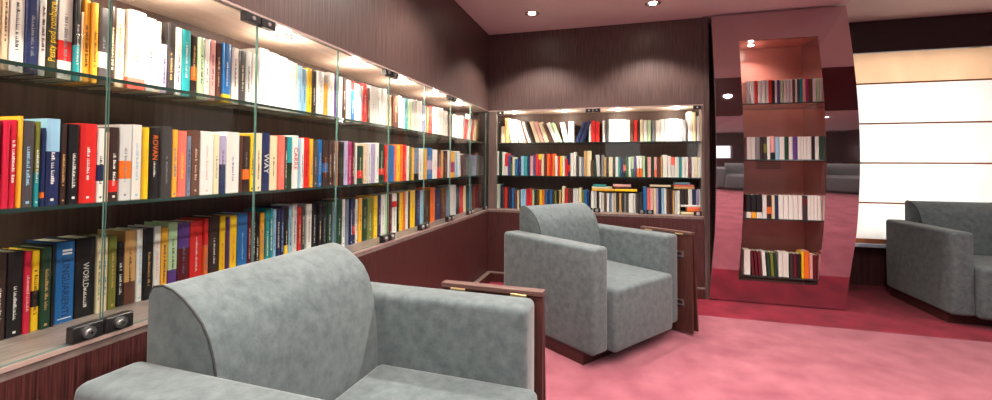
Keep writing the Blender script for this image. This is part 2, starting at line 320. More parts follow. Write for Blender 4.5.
# ------------------------------------------------------------------ books
LROWS = [
 # (row name, spine plane x, shelf z, reference line, text)
 ('upper', ZU, lambda x: 76+.16*x if x < 200 else 108+.117*(x-200), [(-20, -.175), (112, -.165), (150, -.14), (300, -.125), (500, -.12)],
  '''-8 0 beige 25 t=dark grey;0 7 beige 25;8 23.5 white 25;24.5 38 navy 25 t=grey;38.5 45 light grey 24;45.5 56 dark olive 25 T=Pesty pod rombure/yellow;57 71.5 white 25.5 b=red@.2:.42 t=grey;72 79 teal 24 b=black@.42:1;79.5 81.5 beige 20;
  81.5 89 amber 24 t=brown;89.3 97 amber 23.5 t=brown;97.5 108 dark grey 23 b=white@.22:.42 t=grey;109 114 dark brown 24;114 124 beige 24 t=olive;124.5 145 white 24.5 t=olive b=coral@.0:.14;145.5 155 white 23.5;155.5 160 cream 23;160.5 166.5 lavender 16;167 174.5 charcoal 24 t=tan;
  175 181 white 23;181.3 190 teal 23;190.3 196.5 dark brown 22 b=orange@.28:.5 t=tan;197 203.5 pale green 22;204 209 white 22 t=grey;209.3 215 pink 22.5 t=dark grey;215.3 221 brown 22;221.3 230 blue 22.5 b=yellow@0:.14;231 238.5 white 22 ;239 245 dark grey 21.5;245.5 251 light grey 22;
  251.5 258 white 22;258.5 268 white 25;268.3 278 white 24.5 t=pink;278.3 287 white 24;287.3 292.5 white 23.5;293 297 cream 23;297.3 302 light blue 22.5 t=slate;302.2 306.5 light blue 22;307 311.5 yellow 23;312 316 dark brown 22.5;316.3 323.5 white 23;324 327.5 amber 18;328 334 white 24;
  334.3 338 purple 23;338.3 342 white 23.5;342.4 346 dark brown 23.5;346.3 350.5 cream 23;351 354.5 blue 23 b=red@.8:1;355 359.5 white 22.5;360 362.5 grey 22;363 367 red 24;367.5 370 brown 22;370.3 375.5 white 24;376 381 white 24;381.3 386.5 white 24.5;387 391.5 beige 22;392 398.5 brown 22;
  399 401.5 white 23;402 405 white 22;405.2 408 teal 23;408.3 412 pale green 22;412.3 417 white 24;417.3 422 white 24;422.2 426 lavender 22;427 428.5 tan 22;428.7 432.5 red 23;433 438 white 23;438.2 443 white 24;443.3 448 white 23;448.5 452 brown 21;452.5 456 white 22;456.3 460 white 21;
  461 463.5 white 23 l=14;464.5 466.5 red 22 l=16;467.5 470 white 23 l=17;471 472.8 red 23 l=17;473.5 475.5 cream 22 l=15'''),
 ('middle', ZM, lambda x: 206-.058*x, [(-20, -.055), (120, -.05), (500, -.045)],
  '''-8 0 maroon 20;0.3 8 crimson 20 t=white;8.3 15.5 crimson 20.5 t=white;16 20.5 amber 21.5;21 33 dark grey 20.5 t=light blue;33.3 39 olive 20.5 b=teal@0:.4;39.3 44 navy 19 b=orange@.1:.17;44.3 59 navy 21.5 b=light blue@.62:1 t=white;59.5 66 dark brown 20.5 t=tan;66.3 78 black 20.5 t=white;78.3 96 red 21 t=white;
  96.5 103.5 white 20 b=navy@.28:.5;104 108 beige 19;108.5 118 dark brown 20.5 b=red@.12:.28 t=white;118.3 131 light grey 21.5 b=orange@.28:.52 t=grey;131.3 141 white 21.8 t=light blue;141.3 148 yellow 21.2 t=amber;148.3 159 black 21.2 T=ROVAN/orange;159.3 171.5 charcoal 22 t=grey;172 177 amber 21.2;177.3 186 coral 21 t=yellow;186.3 190.5 slate 19.5 t=navy;191 199.5 brown 21.5 t=beige;
  200 213 white 21.5 t=pink;213.3 219 cream 21;219.2 225.5 lavender 20.5 b=navy@0:.5;226 239 white 22 t=purple;239.5 242 brown 21;242.3 249.5 dark brown 21 b=orange@.22:.4 t=grey;250 254 yellow 22;254.3 261.5 cream 22.5;262 269.3 navy 23 T=WAY/white;269.6 277 cream 22;277.3 284.5 coral 22.3 t=pink;284.8 286.8 dark grey 22;287 291.7 teal 22 b=dark green@0:.5 T=SPY/black;
  292 298 white 23 T=CARRE/red;298.2 300.2 light blue 22;300.4 303.7 white 22;304 309 red 22.5 t=maroon;309.3 313 amber 22;313.3 317.7 dark grey 22;318 321.8 blue 22;322 327.7 dark brown 22 b=blue@.3:.5 t=orange;328 332.7 dark brown 22;333 335 brown 22;335.3 338 orange 22;338.3 343.7 black 22 t=green;344 347.8 lavender 22.5;348 351.5 magenta 22.5;
  351.8 354.5 maroon 22.5;354.8 356.8 white 22;357 362.8 dark green 20.5 b=red@.15:.35;363.5 367 beige 22;367.3 371 light grey 22;371.2 375 lavender 22.5;375.3 378.8 white 23;379 384 dark green 22.5 b=red@.2:.36;385 388.8 red 22;389 394 blue 22.5 t=navy;394.3 396.8 coral 22.5;397 399.8 yellow 23;400 403 orange 23.5;403.2 406.5 red 23.5;406.8 409.2 white 23;
  409.5 411.8 olive 22.5;412 414 amber 22;414.3 418.8 slate 22 b=black@.0:.2;419 421.8 white 22;422.2 424.5 cream 22;424.8 427 amber 22;427.3 432.3 blue 23 b=lavender@.3:.6;432.8 437.3 white 22;437.5 441 red 22 b=brown@.4:1;441.3 443.3 tan 22;443.5 447.5 dark brown 22;447.8 450.8 white 22.5;451.3 455 amber 21.5 b=magenta@.2:.6;455.3 458 light blue 21.5;
  458.3 461 white 22 l=-6;463 465.5 brown 20 l=-9;466.5 471 dark grey 20.5;471.3 476 slate 20;476.3 480 dark grey 20.5;480.5 484 dark grey 19.5'''),
 ('lower', ZB, lambda x: 338-.30*x if x < 120 else 302-.262*(x-120), [(-20, -.20), (120, -.21), (200, -.19), (300, -.17), (400, -.13), (500, -.12)],
  '''-8 5 dark brown 22;5.5 22 black 22 t=white;22.3 30 crimson 21.5 t=pink;30.3 38.5 yellow 21.5 b=black@.3:.5 t=brown;39 50.5 dark green 22 t=tan;51 53.5 black 22.5;54 73.5 blue 23 T=LINGUARIENTI/navy b=navy@.985:1;74 94.5 black 23.2 T=WORLD/white;95 101 cream 22.5 t=olive;101.5 107 cream 22.5 ;108 116 olive 22.5 t=tan;116.3 123.5 black 20 t=white;123.8 135 tan 23.5 b=brown@0:.3;
  135.3 142 white 23.5 t=light blue;142.3 152.7 black 23.5 t=tan;153 160 white 23.8 t=pink;160.3 167 amber 23;167.3 176.7 pale green 24.5 b=purple@0:.33;177 188.7 maroon 24 b=purple@.62:1 t=slate;189 202 red 24 t=white;202.3 208 orange 24.5 b=red@.6:1;208.3 219 dark brown 25;219.3 225 yellow 24.5 t=orange;225.3 229 purple 24;229.3 236.3 yellow 24.5 t=orange;236.6 247 blue 25 t=light blue;247.4 251 maroon 25 t=pink;
  251.3 255 black 25 t=white;255.3 259.4 black 24 t=white;259.8 264 amber 24;264.3 269 teal 25 t=cream;269.2 272.5 teal 25.5;272.8 276 light blue 25;276.3 280 navy 25;280.2 284 navy 25.5 t=light blue;284.3 288.3 black 25.5 t=cream b=yellow@.0:.3;288.6 291.8 light blue 25.5;292 296.8 white 26;297 301 red 24.5;301.3 304.8 dark grey 24;305 311.5 white 25.5;
  312 316.5 black 25 t=white;317 321.5 black 25;322 326.5 black 25 t=grey;327 332 dark green 25;332.3 336 slate 25;336.3 342 dark green 26;342.3 345 white 26;345.3 348.7 slate 25.5;349 352.5 navy 25.5;352.8 355.2 navy 25.5 b=red@.2:.4;355.5 357.5 white 25;358 362 amber 25.5;362.4 367 dark green 24;367.3 372.8 olive 25;373.2 377.5 yellow 26;378 380.8 navy 26;381 385 white 26;
  385.3 388.6 pale green 26;389 392 maroon 26;392.3 396.7 white 26 b=red@.65:.8;397 399.3 black 26;399.6 402.7 yellow 26;403 405.3 orange 26;405.6 408.2 white 26.5;408.4 410 black 26;410.3 415 yellow 26.5;415.8 420 navy 26;420.2 423.3 light blue 26;423.8 430 dark brown 25.5;430.3 435 orange 27;435.3 440.5 navy 25;440.8 446 brown 25;446.3 450 slate 26;450.3 456 light grey 27;
  456.4 459.5 black 26;460 463.5 red 25;463.7 466 cream 25;466.3 469 dark green 25;469.3 472 slate 25;472.3 475.5 brown 24;475.8 479 maroon 24.5;479.3 482 brown 24;482.2 484.5 dark brown 24'''),
]
BROWS = [
 ('upper', ZU, lambda x: 141, .15, '''501 504.5 beige 18;505.5 509 tan 27 l=-2;511 514 white 26 l=-9;515 518 white 25 l=-10;519.5 522.5 white 25 l=-14;523.5 526.5 pink 24 l=-16;528 531 white 23 l=-18;532.5 534.5 dark brown 24 l=-20;536 540 beige 23 l=-18;541 544 pink 23 l=-19;545 549 cream 22 l=-19;
  551 553.2 brown 22 l=-26;554.5 558 white 22 l=-24;559 562 pale green 22 l=-24;564 568 white 21 l=-12;568.5 571 white 22;571.5 574 white 22;575 578.5 navy 22 l=22;579.5 583 navy 23 l=22;589 590.8 white 22;591 595 red 22;595.5 599.5 red 21;602.5 605 white 22;605.3 608.5 dark grey 22;608.8 612.5 white 23;612.8 617 white 23;617.3 621.5 white 22.5;621.8 626 white 22.5;
  626.3 630 white 22;630.3 634 brown 21.5;634.3 637.5 red 21.5;637.8 640 dark brown 22;640.3 643.5 cream 22;643.8 647 white 21.5;647.3 651 pale green 21.5;652 655.5 grey 21;655.8 660 white 21;660.3 664.5 white 22;664.8 669 white 22;669.3 673.5 white 22.5;673.8 678 white 22;678.3 682.5 white 21.5;682.8 686.5 grey 21;688 692.5 white 29;692.8 696 cream 28;697 700.5 light grey 24'''),
 ('middle', ZM, lambda x: 176.5, .07, '''496.5 498.5 white 25;499 501.5 dark green 25;502 504.5 white 24;505 507.5 red 23 b=white@0:.4;507.8 510 purple 21;510.3 512 dark green 19 b=green@.0:.6;512.3 514.5 cream 19;514.8 517.5 blue 17;518 520.8 navy 18;521 523.8 light blue 20;524 527 teal 20;527.3 530 navy 20;530.3 533 pink 20;533.3 535.3 purple 21 b=blue@0:.2;535.6 538 red 22;538.3 541 crimson 22 b=yellow@.75:1;
  541.3 544 cream 22;544.3 546.5 maroon 23;546.8 549.3 orange 22;549.5 552 red 22;552.3 554.5 orange 22.5;555 557.5 white 20;557.8 559.8 red 20;560 562.3 yellow 20;562.5 564.8 white 20;565 567.5 red 17;567.8 570.3 navy 22 b=red@.2:.5;570.5 573.5 white 23;573.8 576 white 24;576.3 578.5 dark grey 20;579 581.5 light grey 19;581.8 583.8 slate 19;584 587 tan 25;587.2 590.8 cream 25;
  591 593.3 brown 16;593.5 596 dark green 16;597 600.5 light grey 21 l=-4;601.5 603.8 grey 21;604 606 tan 19;606.2 608.5 dark brown 18;608.8 612.5 cream 19;613 615.2 dark grey 18;615.5 618.2 white 19;618.5 620.3 teal 19;620.6 623 navy 19;623.3 626 dark brown 19 b=coral@.3:.6;626.3 628.3 green 19;628.6 631 white 19;631.3 634 pale green 19.5 b=green@0:.4;634.3 636.3 purple 19;636.6 639.5 white 20 b=orange@0:.4;639.8 642.3 white 20 b=orange@0:.4;
  642.6 645 pale green 20;645.3 647.3 dark green 19;647.6 651 pink 19;651.3 654 dark green 19;654.3 657 pink 19 b=coral@0:.35;657.3 660.5 brown 19;661 662.5 tan 19;663 667.5 white 21;668 671 white 20;671.3 675 light grey 19 b=coral@.6:1;675.3 679 white 19;679.3 681.8 teal 19;682 685.3 white 19;685.6 688.3 white 19;688.6 691.5 maroon 19;692 694.5 white 19;694.8 697.5 cream 19;697.8 701 white 18.5'''),
 ('lower', ZB, lambda x: 208+.03*(x-500), .09, '''496.5 498.2 white 25;498.5 500 pale green 25;500.3 502.3 navy 24;502.6 504.5 brown 22;504.8 507 red 22;507.3 509 dark brown 21;509.3 511.5 navy 21;511.8 514 blue 21;514.3 516.5 brown 20;517 519 beige 19;520.5 523 light blue 20;523.3 525.8 light blue 20;526.2 528.6 crimson 21;528.9 532 red 21;532.3 534 pale green 20;534.3 536 dark green 20;536.3 539 brown 20;539.3 542 yellow 20;
  542.3 544.5 orange 20;545 547.3 blue 20;547.6 549.5 navy 20;549.8 552 blue 20;552.3 554.2 dark brown 20;554.5 556.5 olive 19;556.8 558.8 black 20;559 561 tan 20;561.8 564.5 cream 24;565 567.5 red 22;567.8 570 brown 22;570.3 572.5 maroon 21;573 576 light grey 22;576.3 578.4 white 22;578.7 581.5 cream 23;582 584 olive 20;584.3 587 blue 21;587.3 589.5 navy 20;
  591 594.3 white 20;594.6 596.5 light grey 20;596.8 599 dark brown 19;599.3 601.5 white 19;601.8 604 light grey 18.5;604.3 606.5 brown 18.5;606.8 609 white 18.5;609.3 611.3 slate 18.5;611.6 613.8 light grey 18.5;614.2 616 beige 18.5;616.4 619 charcoal 18.5;619.3 621.5 tan 18.5;621.8 624 charcoal 18.5;624.3 626.2 grey 18.5;626.5 628.5 dark grey 18.5;628.8 633 white 18.5;633.4 635.6 light grey 18.5;636 638.5 dark grey 18.5;638.8 642.5 charcoal 19;
  643.2 647 blue 25 ;647.3 650 coral 24;650.3 653.5 pink 24;653.8 656 cream 24;656.2 658.3 lavender 24;658.5 661.3 navy 24;661.6 664 light blue 24;664.3 666.5 white 24;666.8 669.5 brown 23;669.8 672.3 dark brown 23;672.6 674.5 tan 22;674.8 677 light grey 22;677.3 680 white 22'''),
]
# column: books stand behind the bowed front
YPT = [(-.35, -.01), (0, -.035), (.35, -.098), (.69, -.178), (.93, -.216), (1.24, -.242), (1.56, -.236), (1.88, -.200), (2.22, -.137), (2.54, -.062), (2.9, .03)]
def YP(z):
    for i in range(1, len(YPT)-2):
        (z0, p0), (z1, p1), (z2, p2), (z3, p3) = YPT[i-1:i+3]
        if z <= z2 or i == len(YPT)-3:
            t = (z-z1)/(z2-z1); m1 = (p2-p0)/(z2-z0)*(z2-z1); m2 = (p3-p1)/(z3-z1)*(z2-z1)
            return (2*t**3-3*t*t+1)*p1 + (t**3-2*t*t+t)*m1 + (-2*t**3+3*t*t)*p2 + (t**3-t*t)*m2
COLZ = []
CROWS = [(103.0, '''746 750 white 15;750.3 754.7 white 15;755 757.8 red 15;758 762 white 15;762.3 766 white 15.5;766.2 769 white 15;769.2 772.4 red 15.5;772.6 774.8 black 15;775 777.4 white 15;777.6 780 purple 15;780.3 783.5 pale green 15;783.8 787 white 15;787.3 790 white 15;790.3 792.8 white 15;793 795.2 brown 15;795.4 797.6 white 15;797.8 799.8 dark grey 15;800 802.6 teal 15.5;802.9 806 pink 15;806.3 809 magenta 15;809.3 812.5 brown 15;813 816.5 white 15;816.8 820 pale green 15;820.2 823.5 white 15'''),
         (159.5, '''747 751 white 14.5;751.3 755.4 white 14.5;755.7 760 grey 14.5;760.3 763.5 dark brown 14.5;763.8 767.2 charcoal 14.5 b=olive@.3:.7;767.5 770.6 white 14.5;771 775 pink 15 b=black@0:.3;775.4 779.6 light blue 14.5;780 784.8 white 14.5;785.2 788.6 dark green 14.5;788.9 793 white 14.5;793.3 797.5 purple 14.5;798 801 white 14.5;801.2 804 white 14.5;804.3 807 white 14.5;807.3 811.8 white 14.5;812.2 815.2 black 14.5;815.5 819.3 white 14.5;819.6 824.2 dark green 14.5'''),
         (219.0, '''746.5 751.2 black 15.2 b=white@0:.25;751.5 756.7 black 15.2 b=amber@0:.25;757 762.4 black 15.2 b=white@0:.25;762.8 767 white 15;767.3 771.7 dark brown 15 b=orange@.2:.5;772 775 cream 15;775.3 778.4 navy 15;778.8 783.5 white 15.2;783.8 788.5 white 15.2;788.8 793.5 white 15.2;793.8 798.3 white 15.2;798.6 802.6 white 15.2;803 807.6 charcoal 15.2 b=maroon@.6:.9;808 811 white 15.2;811.3 814.3 white 15.2;814.6 817.6 white 15.2;817.9 821 white 15.2;821.3 824.6 white 15.2'''),
         (277.0, '''744.2 750.5 white 16.5;752.5 755 maroon 16 l=-4;755.8 758.5 maroon 16 l=-4;759.3 762 maroon 16 l=-4;763 766.8 white 16 l=-3;768 771 dark green 15.5 l=-3;771.5 774.6 olive 15.5 l=-3;775 778 dark green 15.5 l=-3;778.8 783 white 16;783.3 789 white 16;790 793.4 charcoal 15.5;793.7 797 maroon 15.5;797.3 801.5 black 15.5;801.8 804.2 yellow 17;804.5 809.5 orange 17.5;810 813 pink 16;813.3 817 maroon 15.5;817.2 820.3 charcoal 15.5;820.6 822.8 white 16''')]

TITLE = 0
def lettering(text, size, mtx, m, parent, name='title_lettering'):
    cu = bpy.data.curves.new(name, 'FONT'); cu.body = text; cu.size = size; cu.align_x = 'CENTER'; cu.align_y = 'CENTER'; cu.extrude = .0002; cu.resolution_u = 2
    to = bpy.data.objects.new('tmp_text', cu); COL.objects.link(to)
    bpy.context.view_layer.update()
    me = bpy.data.meshes.new_from_object(to.evaluated_get(bpy.context.evaluated_depsgraph_get()))
    COL.objects.unlink(to); bpy.data.objects.remove(to)
    me.transform(mtx); me.materials.clear(); me.materials.append(m)
    o = bpy.data.objects.new(name, me); link(o, parent); return o

def book_mesh(bm, t, h, d, band, pages_in_mesh):
    """spine at x=0 facing +X, width along Y centred, base z=0"""
    c = min(.0022, t*.16); hh = t/2
    k = min(.004, t*.25)
    out = [(-d, -hh), (-k, -hh), (-k*.35, -hh+k*.35), (0, -hh*.45), (0, hh*.45), (-k*.35, hh-k*.35), (-k, hh), (-d, hh)]
    inn = [(-d, hh-c), (-k-c, hh-c), (-k-c, -hh+c), (-d, -hh+c)]
    pts = out+inn
    zs = [0, h]
    if band:
        b0, b1 = band[1]*h, band[2]*h
        zs = sorted(set([0, max(0, b0), min(h, b1), h]))
    rings = [[bm.verts.new((x, y, z)) for x, y in pts] for z in zs]
    n = len(pts)
    for j in range(len(zs)-1):
        mid = (zs[j]+zs[j+1])/2; mi = 1 if band and band[1]*h <= mid <= band[2]*h else 0
        for i in range(n):
            f = bm.faces.new((rings[j][i], rings[j][(i+1) % n], rings[j+1][(i+1) % n], rings[j+1][i])); f.material_index = mi
    for rg in (rings[0], rings[-1]):
        f = bm.faces.new(rg)
        f.material_index = (1 if band and ((rg is rings[0] and band[1] <= 0) or (rg is rings[-1] and band[2] >= 1)) else 0)
    if pages_in_mesh: box(bm, -d+.003, -k-c-.0002, -hh+c+.0002, hh-c-.0002, .003, h-.003, 2)

def glyphs(t, h, z0, z1, rnd, letter):
    bm = bmesh.new(); z = z1*h; a = min(t*.42, letter)
    while z > z0*h:
        if rnd.random() < .14: z -= a*.6; continue
        w = a*(.35+.4*rnd.random()); s = a*(.75 if rnd.random() < .6 else 1.)
        if rnd.random() < .5: box(bm, -.0002, .0005, -a/2, -a/2+s, z-w, z)
        else:
            box(bm, -.0002, .0005, -a/2, -a/2+s, z-w*.35, z); box(bm, -.0002, .0005, -a/2, -a/2+s*.3, z-w, z-w*.35)
        z -= w+a*.18
    return bm

ALL = []
def parse(txt):
    for e in txt.replace('\n', ' ').split(';'):
        w = e.split()
        if not w: continue
        x0, x1 = float(w[0]), float(w[1]); rest = ' '.join(w[2:])
        opts = {}
        toks = rest.split(' ')
        j = next(i for i, tk in enumerate(toks) if tk.replace('.', '').isdigit())
        colr = ' '.join(toks[:j]); h = float(toks[j])/100
        tail = ' '.join(toks[j+1:]); cur = None
        for tk in tail.split(' '):
            if '=' in tk: cur, v = tk.split('=', 1); opts[cur] = v
            elif cur: opts[cur] += ' '+tk
        yield x0, x1, colr, h, opts

def interp(tab, x):
    for (a, va), (b, vb) in zip(tab, tab[1:]):
        if x <= b: return va + (vb-va)*(x-a)/(b-a)
    return tab[-1][1]

def add_row(case, row, z, entries, place, group, detail):
    for n, (x0, x1, colr, h, op) in enumerate(entries):
        a, b, dpt = place(x0, x1)
        if case == 'column': h *= 1.30
        band = None
        if 'b' in op:
            bc, rg = op['b'].split('@'); r0, r1 = rg.split(':'); band = (bc.strip(), float(r0), float(r1))
        ALL.append(dict(case=case, row=row, z=z, a=a, b=b, dpt=dpt, col=colr, h=h, band=band, t=op.get('t'), T=op.get('T'), lean=float(op.get('l', 0)),
                        group=group, detail=detail, px=x0, area=max(.1, (min(x1, 992)-max(x0, 0)))*h/max(.5, b-a if b > a else 1)*(x1-x0), order=n))

jr = random.Random(3)
for row, z, ref, tab, txt in LROWS:
    def place(x0, x1, ref=ref, tab=tab):
        xp = interp(tab, (x0+x1)/2) + jr.uniform(-.006, .006)
        return at(x0, ref(x0), 0, xp).y, at(x1, ref(x1), 0, xp).y, xp
    add_row('left', row, z, parse(txt), place, 'books on the %s shelf of the left bookcase' % row, True)
for row, z, ref, yp, txt in BROWS:
    def place(x0, x1, ref=ref, yp=yp):
        y = yp + jr.uniform(-.006, .006)
        return at(x0, ref(x0), 1, y).x, at(x1, ref(x1), 1, y).x, y
    add_row('back', row, z, parse(txt), place, 'books on the %s shelf of the back bookcase' % row, False)
CN = ['top', 'second', 'third', 'bottom']
for ci, (py, txt) in enumerate(CROWS):
    yb = -.16
    zc = at(783, py, 1, yb).z; yb = YP(zc)+.045; zc = at(783, py, 1, yb).z; yb = YP(zc)+.045
    COLZ.append(zc)
    def place(x0, x1, py=py, yb=yb):
        y = yb + jr.uniform(0, .004)
        return at(x0, py, 1, y).x, at(x1, py, 1, y).x, y
    add_row('column', CN[ci], zc, parse(txt), place, 'books on the %s shelf of the curved column' % CN[ci], False)

# fit each book so that neighbours never overlap
rows = {}
for b in ALL: rows.setdefault((b['case'], b['row']), []).append(b)
for k, L in rows.items():
    for p, q in zip(L, L[1:]):
        if not p['lean'] and not q['lean'] and q['a'] < p['b']+.0004: q['a'] = p['b']+.0004
for b in ALL:
    b['t_'] = max(.006, b['b']-b['a']-.0004)
    dist = (CAMP - (Vector((b['dpt'], b['a'], b['z'])) if b['case'] == 'left' else Vector((b['a'], b['dpt'], b['z'])))).length
    b['size'] = b['t_']*b['h']/dist**2 * (abs(CAMP.x-b['dpt'])/dist if b['case'] == 'left' else 1)
ranked = sorted(ALL, key=lambda b: -b['size'])
MAXB = 300
for i, b in enumerate(ranked): b['solo'] = i < MAXB

ORD = ['first', 'second', 'third', 'fourth', 'fifth', 'sixth', 'seventh', 'eighth', 'ninth', 'tenth', 'eleventh', 'twelfth', 'thirteenth', 'fourteenth', 'fifteenth',
       'sixteenth', 'seventeenth', 'eighteenth', 'nineteenth', 'twentieth', 'twenty-first', 'twenty-second', 'twenty-third', 'twenty-fourth', 'twenty-fifth', 'twenty-sixth', 'twenty-seventh', 'twenty-eighth', 'twenty-ninth', 'thirtieth']
WHERE = {'left': 'of the long left bookcase', 'back': 'of the back wall bookcase', 'column': 'of the curved column'}
def desc(b):
    w = 'thin' if b['t_'] < .016 else ('thick' if b['t_'] > .042 else '')
    s = ('leaning ' if b['lean'] else '') + (w+' ' if w else '') + b['col'] + ' book'
    if b['band']:
        lo, hi = b['band'][1:]
        s += ' with a %s %s' % (b['band'][0], 'band' if lo > .02 and hi < .98 else ('foot' if lo <= .02 else 'top'))
    elif b['T']: s += ' with %s title' % b['T'].split('/')[1]
    elif b['t'] in ('white', 'yellow', 'pink', 'tan'): s += ' with %s lettering' % b['t']
    return s
for k, L in rows.items():
    for i, b in enumerate(L): b['d'] = desc(b); b['nb'] = (L[i-1]['col'] if i else None, L[i+1]['col'] if i+1 < len(L) else None)
    for b in L:
        same = [o for o in L if o['d'] == b['d']]
        w = 'on the %s shelf %s' % (b['row'], WHERE[b['case']])
        if len(same) == 1: b['label'] = b['d'] + ' ' + w
        elif None not in b['nb'] and len([o for o in same if o['nb'] == b['nb']]) == 1:
            n1, n2 = b['nb']
            b['label'] = '%s between %s' % (b['d'].replace(' with a ', ' with '), ('two %s ones, ' % n1) if n1 == n2 else '%s and %s, ' % (n1, n2)) + '%s shelf %s' % (b['row'], WHERE[b['case']].replace('of the long ', 'of ').replace('of the ', 'of '))
        else:
            b['label'] = '%s %s from left %s' % (ORD[same.index(b)], b['d'], w.replace('of the long ', 'of ').replace('of the ', 'of '))

def book_matrix(b):
    t = b['t_']; c = (b['a']+b['b'])/2; th = math.radians(b['lean'])
    loc = Vector((b['dpt'], c, b['z'])) if b['case'] == 'left' else Vector((c, b['dpt'], b['z']))
    loc.z += abs(math.sin(th))*t/2
    rz = 0 if b['case'] == 'left' else -math.pi/2
    return Matrix.Translation(loc) @ Matrix.Rotation(rz, 4, 'Z') @ Matrix.Rotation(-th, 4, 'X')

stuff = bmesh.new(); stuff_mats = []; 
def smi(m):
    if m not in stuff_mats: stuff_mats.append(m)
    return stuff_mats.index(m)
for b in ALL:
    t, h = b['t_'], b['h']; rnd = random.Random(int(b['px']*10)+len(b['row'])*77)
    d = (.125 if b['case'] == 'left' and b['row'] == 'lower' else .15) + rnd.uniform(-.008, .008)
    if b['case'] == 'column': d = .11; h = h
    mx = book_matrix(b); c0 = cmat(b['col']); c1 = cmat(b['band'][0]) if b['band'] else c0
    bm = bmesh.new(); book_mesh(bm, t, h, d, b['band'], not (b['solo'] and b['detail']))
    if not b['solo']:
        ids = [smi(c0), smi(c1), smi(M['pages'])]
        bmesh.ops.recalc_face_normals(bm, faces=bm.faces[:])
        for f in bm.faces: f.material_index = ids[f.material_index]
        merge(stuff, bm, mx); continue
    if not b['detail']:
        o = obj('book', bm, [c0, c1, M['pages']]); o.matrix_world = mx
        tag(o, b['label'], 'book', b['group']); continue
    o = empty('book', (0, 0, 0)); o.matrix_world = mx; tag(o, b['label'], 'book', b['group'])
    obj('cover', bm, [c0, c1], o)
    cc = min(.0022, t*.16); k = min(.004, t*.25)
    obj('page_block', bx(-d+.003, -k-cc-.0003, -t/2+cc+.0003, t/2-cc-.0003, .003, h-.003), M['pages'], o)
    if b['T']:
        text, tc = b['T'].split('/')
        n = len(text)
        size = {'WAY': .034, 'SPY': .032, 'CARRE': .032, 'WORLD': .020, 'ROVAN': .022}.get(text, .015 if n > 13 else .024)
        zc = {'WAY': .46, 'SPY': .40, 'CARRE': .56, 'WORLD': .52, 'ROVAN': .72, 'LINGUARIENTI': .42}.get(text, .5)*h
        mt = Matrix.Translation((.0004, 0, zc)) @ Matrix(((0, 0, 1, 0), (0, 1, 0, 0), (-1, 0, 0, 0), (0, 0, 0, 1)))
        if text.startswith('Pesty'): size = .021; mt = mt @ Matrix.Rotation(math.pi, 4, 'Z')
        lettering(text, size, mt, cmat(tc), o)
        if text == 'WORLD': obj('author_lettering', glyphs(t, h, .12, .36, rnd, .008), cmat('white'), o)
        if text == 'ROVAN': obj('author_lettering', glyphs(t, h, .3, .52, rnd, .005), cmat('white'), o)
        if text == 'LINGUARIENTI':
            bm = bmesh.new()
            for q in range(2): box(bm, -.0002, .0005, -.008, .014, .87*h-q*.009, .87*h-q*.009+.0055)
            box(bm, -.0002, .0005, -.016, .016, .045*h, .055*h); obj('author_lettering', bm, cmat('white'), o)
    elif t > .009:
        light = sum(PAL[b['col']]) > 380
        b['t'] = b['t'] or rnd.choice(['dark grey', 'charcoal', 'slate', 'brown'] if light else ['light grey', 'cream', 'beige', 'white'])
        if rnd.random() < .6:
            q = rnd.uniform(.03, .06); ft = bmesh.new(); w_ = min(t*.3, .006); box(ft, -.0002, .0005, -w_/2, w_/2, q*h, q*h+w_)
            obj('publisher_mark', ft, cmat(b['t']), o)
        z0 = .18+rnd.uniform(0, .12); z1 = z0+rnd.uniform(.35, .55)
        obj('title_lettering', glyphs(t, h, z0, min(.95, z1), rnd, .0065), cmat(b['t']), o)
if stuff_mats:
    o = obj('book_rows', stuff, stuff_mats); o['kind'] = 'stuff'
    tag(o, 'small distant books filling the back bookcase and curved column shelves', 'books')
else: stuff.free()

# books lying flat in the back bookcase
def lying(x0p, x1p, ytop, ybot, yw, items, ref, label):
    for (px0, px1, zb_, th, colr, lab) in items:
        a = at(px0, 205, 1, yw).x; b = at(px1, 205, 1, yw).x
        bm = bmesh.new(); book_mesh(bm, th-.0004, b-a, .13, None, True)
        o = obj('book', bm, [cmat(colr), cmat(colr), M['pages']])
        # spine forward, lying on its side: length along +x, thickness along z
        o.matrix_world = Matrix.Translation((a, yw, zb_+th/2)) @ Matrix(((0, 0, 1, 0), (-1, 0, 0, 0), (0, -1, 0, 0), (0, 0, 0, 1)))
        tag(o, lab, 'book', 'books lying flat in the back bookcase')
z1 = ZB+.202
lying(0, 0, 0, 0, .095, [(592, 614, z1, .022, 'amber', 'orange-yellow book lying under a white one on the lower back shelf'),
   (614.5, 637, z1, .024, 'yellow', 'bright yellow book lying flat above pale spines on the lower back shelf'),
   (592, 612, z1+.022, .02, 'cream', 'cream book lying on the orange-yellow book, lower back shelf'),
   (593, 606, z1+.042, .02, 'teal', 'teal book lying on top of the leftmost lying pile in back bookcase'),
   (614.5, 631, z1+.024, .022, 'brown', 'brown book lying on the bright yellow book in the back bookcase'),
   (613, 631, z1+.046, .022, 'pink', 'pink book topping the pile above the bright yellow book')], None, None)
z2 = ZB+.252
lying(0, 0, 0, 0, .095, [(650, 671, z2, .02, 'beige', 'beige book lying across the tops of coral and pink books')], None, None)
lying(0, 0, 0, 0, .10, [(681, 703.5, ZB, .022, 'cream', 'cream book at the foot of the lying pile beside the pillar'),
   (687, 703.5, ZB+.022, .026, 'orange', 'orange book second from the foot of the pile beside the pillar'),
   (687, 703, ZB+.048, .022, 'coral', 'coral book in the middle of the pile beside the pillar'),
   (681, 703, ZB+.070, .02, 'white', 'white book topping the lower pile beside the pillar')], None, None)
